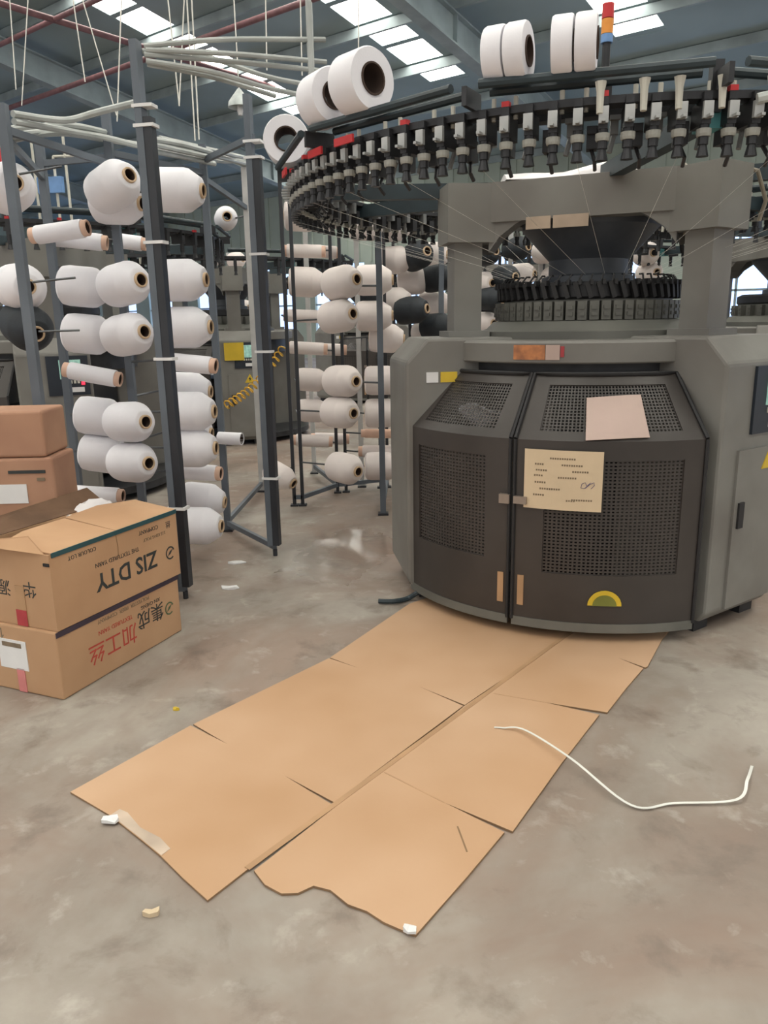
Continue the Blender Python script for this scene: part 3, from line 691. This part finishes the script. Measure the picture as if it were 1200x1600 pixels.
def rear(z0, z1, dx, lab, bits):
    c = frame('carton', (-1.27 + dx, 2.9, z0), rad(180 + 2), lab)
    b = MB().box((.26, -.12, (z1 - z0) / 2), (.52, .238, z1 - z0 - .001)).build('body', CARDR, c); v = b.modifiers.new('bevel', 'BEVEL'); v.width = .012; v.segments = 3
    return c
r0 = rear(0, .36, .0, 'lowest ruddy carton, on the floor under the one with a white label', 0)
r1 = rear(.3605, .715, .005, 'ruddy brown carton with white label behind the open carton', 0)
r2_ = rear(.7155, .893, -.015, 'creased ruddy carton topmost at the left edge', 0)
MB().box((.18, .0012, .215), (.145, .0024, .075)).build('address_label', WHITE, r1)
MB().box((.10, .0012, .30), (.14, .0024, .012)).build('print_line', INK, r1)
MB().box((.05, .0012, .27), (.03, .0024, .012)).build('print_line', INKF, r1)
MB().box((.26, .0012, .175), (.52, .0024, .03)).build('fold_line', CARDD, r2_) if False else None

# ================================================================ YARN RACKS
CORE_R = .033
KIND = {'cone': (.096, .235), 'mid': (.078, .215), 'tube': (.042, .27), 'small': (.040, .16), 'bare': (.036, .14), 'bobbin': (.032, .26)}
KM = {}
def kind_mesh(kind, colour):
    if (kind, colour) in KM: return KM[kind, colour]
    R, L = KIND[kind]; mb = MB()
    if kind in ('cone', 'mid'): prof = [(CORE_R, -L), (R * .80, -L), (R * .95, -L + .012), (R, -L + .04), (R, -.085), (R * .97, -.068), (R * .60, -.012), (R * .52, -.008), (CORE_R, -.008)]
    elif kind == 'bare': prof = [(R * .82, -L), (R, -L), (R, 0), (R * .82, 0), (R * .82, -L)]
    else: prof = [(R * .7, -L + .022), (R * .97, -L + .022), (R, -L + .03), (R, -.03), (R * .97, -.022), (R * .7, -.022)]
    mb.lathe(prof, 36 if kind in ('cone', 'mid') else 24)
    me = mb.mesh('yarn_' + kind, True); me.materials.append({'white': YARN, 'black': YARNK, 'warm': YARNW}[colour] if kind != 'bobbin' else PINKT)
    cr = MB()
    ro = CORE_R if kind in ('cone', 'mid') else R * .86
    if kind != 'bare':
        cr.lathe([(ro * .76, -L - .006), (ro, -L - .006), (ro, .0), (ro * .94, .003), (ro * .76, .003), (ro * .76, -.004)], 24)
    cm = cr.mesh('core_tube', True); cm.materials.append(CORE if kind in ('cone', 'mid') else PINKT)
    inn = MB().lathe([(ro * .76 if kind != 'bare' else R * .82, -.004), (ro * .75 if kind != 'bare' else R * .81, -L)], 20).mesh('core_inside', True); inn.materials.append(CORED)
    KM[kind, colour] = (me, cm, inn); return KM[kind, colour]
TUBES = [
('fan of pale tubes from the tall post to the machine ring', 0.01, [[(-0.883,3.270,2.229),(-0.591,3.350,2.272),(-0.206,3.500,2.313)],
  [(-0.877,3.270,2.216),(-0.569,3.350,2.222),(-0.204,3.500,2.231)],
  [(-0.885,3.270,2.201),(-0.529,3.400,2.205),(-0.192,3.500,2.195)],
  [(-0.880,3.270,2.179),(-0.649,3.350,2.160),(-0.445,3.500,2.138),(-0.296,3.600,2.132)],
  [(-0.881,3.290,2.173),(-0.660,3.400,2.156),(-0.432,3.600,2.134)],
  [(-0.900,3.300,2.221),(-0.730,3.400,2.244),(-0.455,3.600,2.208),(-0.247,3.700,2.195)]]),
('sagging bundle of grey tubes above the leftmost post', 0.0135, [[(-1.404,3.250,1.997),(-1.329,3.400,2.012),(-1.276,3.500,2.032),(-1.183,3.550,2.070),(-0.936,3.300,2.042)],
  [(-1.403,3.250,1.970),(-1.333,3.500,1.997),(-1.248,3.800,2.030),(-1.121,3.900,2.011),(-1.009,4.000,1.995)],
  [(-1.494,3.100,1.867),(-1.436,3.300,1.931),(-1.388,3.500,1.988),(-1.329,3.600,2.029),(-1.279,3.900,2.076)],
  [(-1.546,3.200,1.859),(-1.428,3.400,1.948),(-1.346,3.600,2.004),(-1.284,3.950,2.051),(-1.038,4.100,2.038)],
  [(-1.607,3.400,1.972),(-1.466,3.500,2.004),(-1.315,3.600,2.034),(-1.250,3.900,2.068)]]),
('bundle of grey tubes running back from the tall near post', 0.0135, [[(-1.004,3.750,2.005),(-0.958,4.100,2.055),(-0.890,4.450,2.087)],
  [(-1.006,3.750,1.984),(-0.961,4.100,2.026),(-0.891,4.450,2.062)],
  [(-1.022,3.800,1.967),(-0.970,4.200,2.016),(-0.886,4.500,2.039)],
  [(-1.092,4.200,2.107),(-0.953,4.600,2.137),(-0.874,5.400,2.243)],
  [(-1.103,4.300,2.110),(-0.960,4.800,2.143),(-0.871,5.500,2.222)],
  [(-1.046,4.700,2.159),(-0.962,5.200,2.206),(-0.858,5.600,2.217)],
  [(-1.049,4.700,2.119),(-0.963,5.200,2.184),(-0.856,5.600,2.265)]])]
COIL = ((-0.966,4.750,0.707), (-0.638,5.100,1.033))
LAMP = (-1.623,10.000,3.678)
EMPTY_PEGS = [((-1.388,3.200,1.372),(-1.251,3.300,1.392)),((-1.386,3.200,1.180),(-1.258,3.300,1.182)),((-1.386,3.200,1.772),(-1.258,3.300,1.816))]
ORD = ['topmost', 'second', 'third', 'fourth', 'fifth', 'sixth', 'seventh', 'eighth', 'ninth', 'tenth', 'eleventh', 'twelfth']
WORD = {'cone': 'yarn cone', 'mid': 'slim yarn cone', 'tube': 'thin yarn tube', 'small': 'short yarn tube', 'bare': 'bare tube', 'bobbin': 'pink bobbin'}
CONES = [
('near', 'nose outward, front column of near left rack', [
  (-1.064,3.550,1.825,-38,14,'cone','white'),
  (-1.095,3.800,1.744,-15,-4,'cone','white'),
  (-1.070,3.600,1.396,-38,6,'cone','white'),
  (-1.076,3.600,1.170,-38,6,'cone','white'),
  (-1.108,3.600,0.758,-38,4,'cone','white'),
  (-1.111,3.600,0.561,-38,4,'cone','white'),
 ]),
('near', 'lying sideways, rear column of near left rack', [
  (-1.340,3.750,1.637,-5,6,'tube','white'),
  (-1.376,4.100,1.603,8,-6,'tube','white'),
  (-1.316,3.900,1.370,-2,-6,'cone','white'),
  (-1.320,3.900,1.145,-2,-6,'cone','white'),
  (-1.276,3.800,0.942,-2,-11,'tube','white'),
  (-1.307,3.900,0.736,-2,-7,'cone','white'),
  (-1.306,3.900,0.542,-2,-8,'cone','white'),
  (-1.356,3.900,0.338,-2,-4,'tube','white'),
 ]),
('near', 'by the leftmost post above the cartons', [
  (-1.458,3.320,1.763,-55,2,'cone','white'),
  (-1.458,3.320,1.361,-52,-2,'cone','white'),
  (-1.445,3.320,1.169,-50,-14,'cone','black'),
 ]),
('near', 'right of the tall near post', [
  (-0.790,3.720,1.782,-8,-3,'cone','white'),
  (-0.810,3.750,1.399,-8,0,'cone','white'),
  (-0.804,3.750,1.184,-8,0,'cone','white'),
  (-0.785,3.700,1.004,-8,-6,'tube','white'),
  (-0.903,4.100,0.850,-5,-3,'cone','white'),
  (-0.814,3.750,0.784,-8,0,'cone','white'),
  (-0.915,4.100,0.626,-5,-3,'cone','white'),
  (-0.820,3.750,0.605,-8,0,'cone','white'),
  (-0.839,3.900,0.447,-8,-3,'tube','white'),
  (-0.879,4.150,0.236,-4,-6,'cone','white'),
  (-0.830,3.800,0.193,-8,0,'cone','white'),
 ]),
('near', 'beside the slim post in the aisle', [
  (-1.295,4.500,1.632,5,-8,'small','white'),
  (-1.039,5.600,1.911,-75,0,'mid','white'),
  (-0.802,4.350,0.558,-12,-2,'bare','white'),
 ]),
('far', 'lying sideways, left column of middle rack', [
  (-0.372,5.280,1.860,2,-2,'cone','white'),
  (-0.355,5.280,1.643,2,-2,'tube','white'),
  (-0.362,5.280,1.447,2,-3,'cone','white'),
  (-0.369,5.280,1.230,2,-3,'tube','white'),
  (-0.364,5.280,1.018,2,-4,'tube','white'),
  (-0.358,5.280,0.809,2,-4,'mid','white'),
  (-0.357,5.280,0.600,2,-4,'mid','white'),
  (-0.350,5.280,0.392,2,-4,'tube','white'),
  (-0.578,4.850,0.188,-30,-22,'mid','white'),
 ]),
('far', 'nose outward, centre column of middle rack', [
  (-0.139,4.600,1.839,-12,22,'mid','white'),
  (-0.132,4.650,1.436,-45,6,'cone','white'),
  (-0.160,4.650,1.242,-45,6,'cone','white'),
  (-0.151,4.650,0.849,-48,2,'cone','white'),
  (-0.171,4.650,0.658,-48,2,'cone','white'),
  (-0.153,4.650,0.299,-48,-2,'cone','white'),
 ]),
('far', 'behind the centre column of middle rack', [
  (-0.270,5.500,1.652,4,-4,'tube','white'),
  (0.034,5.600,1.823,0,-4,'cone','white'),
  (-0.249,5.600,1.000,4,-3,'tube','white'),
  (-0.249,5.600,0.360,4,-3,'tube','white'),
 ]),
('far', 'right column of middle rack beside machine', [
  (0.084,5.150,1.453,-4,0,'cone','white'),
  (0.080,5.150,1.230,-4,0,'cone','white'),
  (0.158,5.300,1.075,-4,-4,'cone','white'),
  (0.126,5.150,0.814,-4,0,'cone','white'),
  (0.123,5.150,0.598,-4,0,'cone','white'),
  (0.116,5.300,0.435,0,-2,'bobbin','white'),
  (0.106,5.300,0.314,-4,0,'tube','white'),
  (0.114,5.150,0.237,-4,0,'cone','white'),
 ]),
('right', 'on the rack left of the machine column', [
  (0.214,5.700,1.843,-30,2,'cone','white'),
  (0.446,5.800,1.881,-20,6,'cone','black'),
  (0.333,5.600,1.663,-60,10,'cone','black'),
  (0.217,5.700,1.617,-30,0,'cone','white'),
  (0.518,6.100,1.674,-20,0,'cone','white'),
  (0.369,5.900,1.486,-10,4,'cone','white'),
  (0.520,5.800,1.509,-40,6,'cone','black'),
  (0.214,5.700,1.334,-30,0,'cone','white'),
  (0.332,5.600,1.277,-30,4,'cone','black'),
  (0.529,6.000,1.317,-20,0,'cone','white'),
  (0.437,5.800,1.105,-50,0,'cone','white'),
  (0.508,5.700,1.159,-40,4,'cone','black'),
 ]),
('back', 'seen through the gap under the machine beam', [
  (0.952,6.600,1.736,-60,6,'cone','black'),
  (1.255,6.800,1.784,-50,4,'cone','black'),
  (1.531,6.900,1.752,-50,0,'cone','white'),
  (0.944,6.700,1.490,-60,0,'cone','white'),
  (1.119,6.600,1.533,-60,0,'cone','black'),
  (1.354,7.000,1.572,-40,0,'cone','white'),
  (1.578,6.900,1.541,-70,0,'cone','white'),
  (1.018,6.600,1.352,-50,-4,'cone','black'),
  (0.961,6.700,1.162,-60,0,'cone','white'),
  (2.348,6.900,1.723,-80,0,'cone','white'),
  (2.421,7.000,1.570,-80,0,'cone','white'),
 ]),
('distant', 'on the distant rack behind the grey cabinet', [
  (-2.020,10.400,2.025,-20,0,'cone','white'),
  (-1.758,10.400,1.997,-40,0,'cone','white'),
  (-1.893,10.400,1.818,-30,0,'cone','white'),
  (-1.671,10.400,1.782,-50,0,'cone','white'),
  (-2.031,10.400,1.605,-30,0,'cone','white'),
  (-1.800,10.400,1.577,-30,0,'cone','white'),
  (-1.711,10.400,1.398,-50,0,'cone','white'),
  (-1.946,10.400,1.386,-30,0,'cone','white'),
 ]),
]

# posts: (x, y, height, material)
RACKS = {
 'near': ('near left yarn rack of dark posts behind the cartons', [(-.90, 3.27, 2.25, 'slot'), (-.58, 3.90, 2.22, 'slot'), (-.93, 4.42, 2.12, 'grey'), (-1.25, 3.88, 2.16, 'grey'), (-1.42, 3.20, 2.02, 'grey'), (-1.62, 4.00, 2.1, 'grey'), (-.89, 5.50, 2.2, 'pale')],
          [(4, 3, 1.93), (2, 1, 2.04), (2, 3, 1.98), (2, 1, .05), (3, 5, 1.96), (2, 6, .06), (2, 6, 1.95), (3, 0, .05), (4, 5, 1.9), (3, 5, .05), (4, 0, .05)]),
 'far': ('middle yarn rack left of the grey machine', [(-.60, 5.03, 2.1, 'thin'), (-.545, 5.03, 2.1, 'thin'), (-.33, 5.41, 2.1, 'thin'), (-.27, 5.43, 2.1, 'thin'), (-.56, 6.15, 2.1, 'pale'), (-.005, 4.75, 1.75, 'grey'), (-.02, 5.55, 2.1, 'thin'), (.03, 5.57, 2.1, 'thin'), (-.16, 5.6, 2.0, 'pale')],
          [(1, 2, .06), (3, 6, .06), (1, 2, 2.0), (3, 6, 2.0), (4, 2, .06), (4, 2, 1.9), (5, 6, 1.7), (5, 7, .06), (8, 3, 1.9), (0, 1, .06), (2, 3, .06), (6, 7, .06)]),
 'right': ('yarn rack of black and white cones left of the machine column', [(.10, 5.95, 2.1, 'thin'), (.22, 5.95, 2.1, 'thin'), (.44, 5.75, 2.1, 'grey'), (.56, 6.15, 2.1, 'pale')], [(0, 1, 2.0), (1, 2, 2.0), (2, 3, 2.0), (0, 1, .06), (1, 2, .06), (2, 3, .06)]),
 'back': ('yarn rack of pale posts behind the knitting head', [(.74, 6.75, 2.1, 'pale'), (1.12, 6.9, 2.1, 'pale'), (1.42, 7.1, 2.1, 'pale'), (2.4, 7.2, 2.1, 'pale')], [(0, 1, 2.0), (1, 2, 2.0), (2, 3, 2.0), (0, 1, .06), (1, 2, .06), (2, 3, .06)]),
 'distant': ('distant yarn rack behind the cabinet with the yellow sheet', [(-2.25, 10.6, 2.1, 'thin'), (-2.0, 10.65, 2.1, 'pale'), (-1.75, 10.6, 2.1, 'thin')], [(0, 1, 2.0), (1, 2, 2.0), (0, 1, .06), (1, 2, .06)]),
}
ROOTS = {}
for rk, (lab, posts, rails) in RACKS.items():
    r = empty('yarn_rack', (posts[0][0], posts[0][1], 0)); tag(r, lab, 'rack', 'yarn racks'); off = -Vector((posts[0][0], posts[0][1], 0)); ROOTS[rk] = (r, off)
    for (x, y, h, kd) in posts:
        p = off + Vector((x, y, 0)); z = Vector((0, 0, 1))
        if kd == 'slot':
            R = Matrix.Rotation(rad(-12), 3, 'Z'); po = MB().box(p + R @ Vector((-.018, 0, 0)) + z * (h / 2 + .03), (.030, .045, h - .06), R).build('post', POST, r)
            MB().box(p + R @ Vector((.014, .0, 0)) + z * (h * .44 + .03), (.034, .04, h * .88 - .06), R).build('black_channel', POSTB, po)
            MB().tube([p + z * .0, p + z * .035], .012, 8).build('foot', POSTB, po)
            for zz in (.42, 1.06, 1.52, 1.95, 2.02): MB().box(p + z * zz, (.085, .052, .012), R).build('cable_tie', WHITE, po)
        else:
            wd = {'grey': .036, 'thin': .022, 'pale': .034}[kd]
            po = MB().box(p + z * (h / 2), (wd, wd, h)).build('post', POSTL if kd == 'pale' else (POSTB if kd == 'thin' else POST), r)
            MB().box(p + z * .006, (wd + .03, wd + .03, .012)).build('foot_plate', POSTB, po)
    for (i, j, z) in rails:
        a, b = posts[i], posts[j]; MB().beam(off + Vector((a[0], a[1], z)), off + Vector((b[0], b[1], z)), .022, .028).build('rail', POST, r)
random.seed(11)
peg_cache = {}
for rk, where, L in CONES:
    root, off = ROOTS[rk]; posts = RACKS[rk][1]; cnt = {}
    for i, (x, y, z, phi, tilt, kind, colour) in enumerate(L):
        d = Vector((math.cos(rad(phi)) * math.cos(rad(tilt)), math.sin(rad(phi)) * math.cos(rad(tilt)), math.sin(rad(tilt))))
        warm = colour == 'white' and rk in ('far', 'right', 'back', 'distant')
        me, cm, inn = kind_mesh(kind, 'warm' if warm else colour); nose = Vector((x, y, z))
        o = link('yarn_' + {'cone': 'cone', 'mid': 'cone', 'tube': 'tube', 'small': 'tube', 'bare': 'tube', 'bobbin': 'bobbin'}[kind], me); o.matrix_world = axis_matrix(nose, d)
        nth = ORD[i] if i == 0 else ORD[i] + ' from the top'
        cw = ('white ' if colour == 'white' else 'black ') if kind != 'bobbin' else ''
        tag(o, f"{cw}{WORD[kind]}, {nth}, {where}", 'yarn', 'yarn packages on the racks')
        if kind != 'bare': link('core_tube', cm, o)
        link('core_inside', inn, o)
        base = nose - d * KIND[kind][1]
        pb = min(posts, key=lambda p: (Vector((p[0], p[1], 0)) - Vector((base.x, base.y, 0))).length)
        pe = Vector((pb[0], pb[1], base.z - .01))
        MB().tube([off + nose - d * .05, off + base - d * .02, off + pe], .006, 6).build('peg', ROD, root)
# empty pegs seen in front of the rear column
r, off = ROOTS['near']
for a, b in EMPTY_PEGS: MB().tube([off + Vector(a), off + Vector(b)], .005, 6).build('peg', ROD, r)

# ================================================================ YARN TUBES, HOSE, LAMP, SMALL THINGS
def smooth_pts(P, n=8):
    P = [Vector(p) for p in P]; out = []
    for i in range(len(P) - 1):
        p0, p1, p2, p3 = P[max(i - 1, 0)], P[i], P[i + 1], P[min(i + 2, len(P) - 1)]
        for k in range(n):
            t = k / n; out.append(.5 * ((2 * p1) + (p2 - p0) * t + (2 * p0 - 5 * p1 + 4 * p2 - p3) * t * t + (3 * p1 - p0 - 3 * p2 + p3) * t ** 3))
    return out + [P[-1]]
for label, rr, tubes in TUBES:
    o0 = Vector(tubes[0][0]); rt_ = empty('yarn_tube_bundle', o0); tag(rt_, label, 'tubes', 'bundles of plastic yarn tubes')
    for t in tubes: MB().tube([p - o0 for p in smooth_pts(t, 7)], rr, 8).build('tube', TUBE, rt_, True)
A, B = Vector(COIL[0]), Vector(COIL[1]); dd = (B - A); nt = 15
ax = dd.normalized(); s1_ = ax.cross(Vector((0, 0, 1))).normalized(); s2_ = ax.cross(s1_)
hp = [A + dd * (k / (nt * 10)) + Vector((0, 0, -.05 * math.sin(math.pi * k / (nt * 10)))) + (s1_ * math.cos(2 * math.pi * k / 10) + s2_ * math.sin(2 * math.pi * k / 10)) * .026 for k in range(nt * 10 + 1)]
tag(MB().tube(hp, .0045, 5).build('coiled_air_hose', YCOIL, None, True), 'yellow coiled air hose hanging across the aisle posts', 'hose')
lp = Vector(LAMP); lr = empty('pendant_lamp', lp); tag(lr, 'white pendant lamp hanging under the skylight strip', 'lamp')
MB().lathe([(.02, .20), (.05, .16), (.13, .06), (.14, .0), (.13, .0), (.115, .06), (.04, .15)], 24).build('lamp_shade', GLASS, lr, True)
MB().lathe([(.0, -.09), (.025, -.085), (.035, -.04), (.03, .02), (.0, .03)], 16).build('bulb', WHITE, lr, True)
MB().tube([(0, 0, .19), (0, 0, 2.6)], .008, 6).build('lamp_cord', THREAD, lr)
st = smooth_pts([(.32, 2.083, .0075), (.345, 2.075, .010), (.405, 2.043, .02), (.50, 1.87, .03), (.607, 1.693, .008), (.72, 1.70, .006), (.878, 1.704, .010), (.93, 1.76, .03), (.99, 1.858, .006)], 8)
sm = MB()
for i in range(len(st) - 1): sm.beam(st[i], st[i + 1], .0075, .0012)
tag(sm.build('plastic_strap', mat('white strapping', (222, 222, 216), .4, var=.04)), 'white plastic strap lying across cardboard and floor', 'strap')
tag(MB().tube(smooth_pts([(-.03, 3.16, .012), (.04, 3.15, .014), (.10, 3.19, .012), (.14, 3.18, .04), (.17, 3.24, .03)]), .011, 8).build('power_cable', mat('dark cable', (44, 56, 62), .5), None, True), 'dark cable end on floor by the machine leg', 'cable')
def scrap(x, y, s, label, m=WHITE, z=0):
    random.seed(int(x * 1000) + 77); n = 7
    mb = MB(); top = [(x + s * math.cos(2 * math.pi * i / n) * random.uniform(.5, 1), y + s * .6 * math.sin(2 * math.pi * i / n) * random.uniform(.5, 1), z + random.uniform(.004, .014)) for i in range(n)]
    bot = [(a, b, z + .0006) for a, b, c in top]; mb.add(top + bot + [(x, y, z + .012)], [(i, (i + 1) % n, 2 * n) for i in range(n)] + [(n + i, n + (i + 1) % n, (i + 1) % n, i) for i in range(n)] + [tuple(range(2 * n - 1, n - 1, -1))])
    tag(mb.build('paper_scrap', m), label, 'scrap', 'scraps on the floor')
scrap(-.763, 3.778, .05, 'white paper scrap on floor beside the rack foot')
scrap(-.721, 3.387, .055, 'crumpled white scrap on floor in front of the rack foot')
scrap(-.69, 1.665, .03, 'white scrap stuck at the torn corner of the long sheet', WHITE, .006)
scrap(.037, 1.297, .022, 'white scrap at the nearest tip of the torn sheet', WHITE, .0065)
scrap(-.677, 2.235, .012, 'tiny yellow scrap on floor between carton and sheet', YEL)
scrap(-.50, 1.36, .022, 'pale scrap on floor at the corner of the long sheet', PAPER)
# yellow sheet on the cabinet of the machine beyond the aisle
az = rad(-75); n_ = Vector((math.cos(az), math.sin(az), 0)); t_ = Vector((-n_.y, n_.x, 0)); R = Matrix((t_, -n_, Vector((0, 0, 1)))).transposed()
tag(MB().box(Vector((-1.62, 8.5, .93)) + n_ * (LEG_R[1] + .022) - t_ * .04, (.19, .004, .17), R).build('notice_sheet', YEL), 'yellow sheet stuck on the grey cabinet beyond the aisle', 'paper')
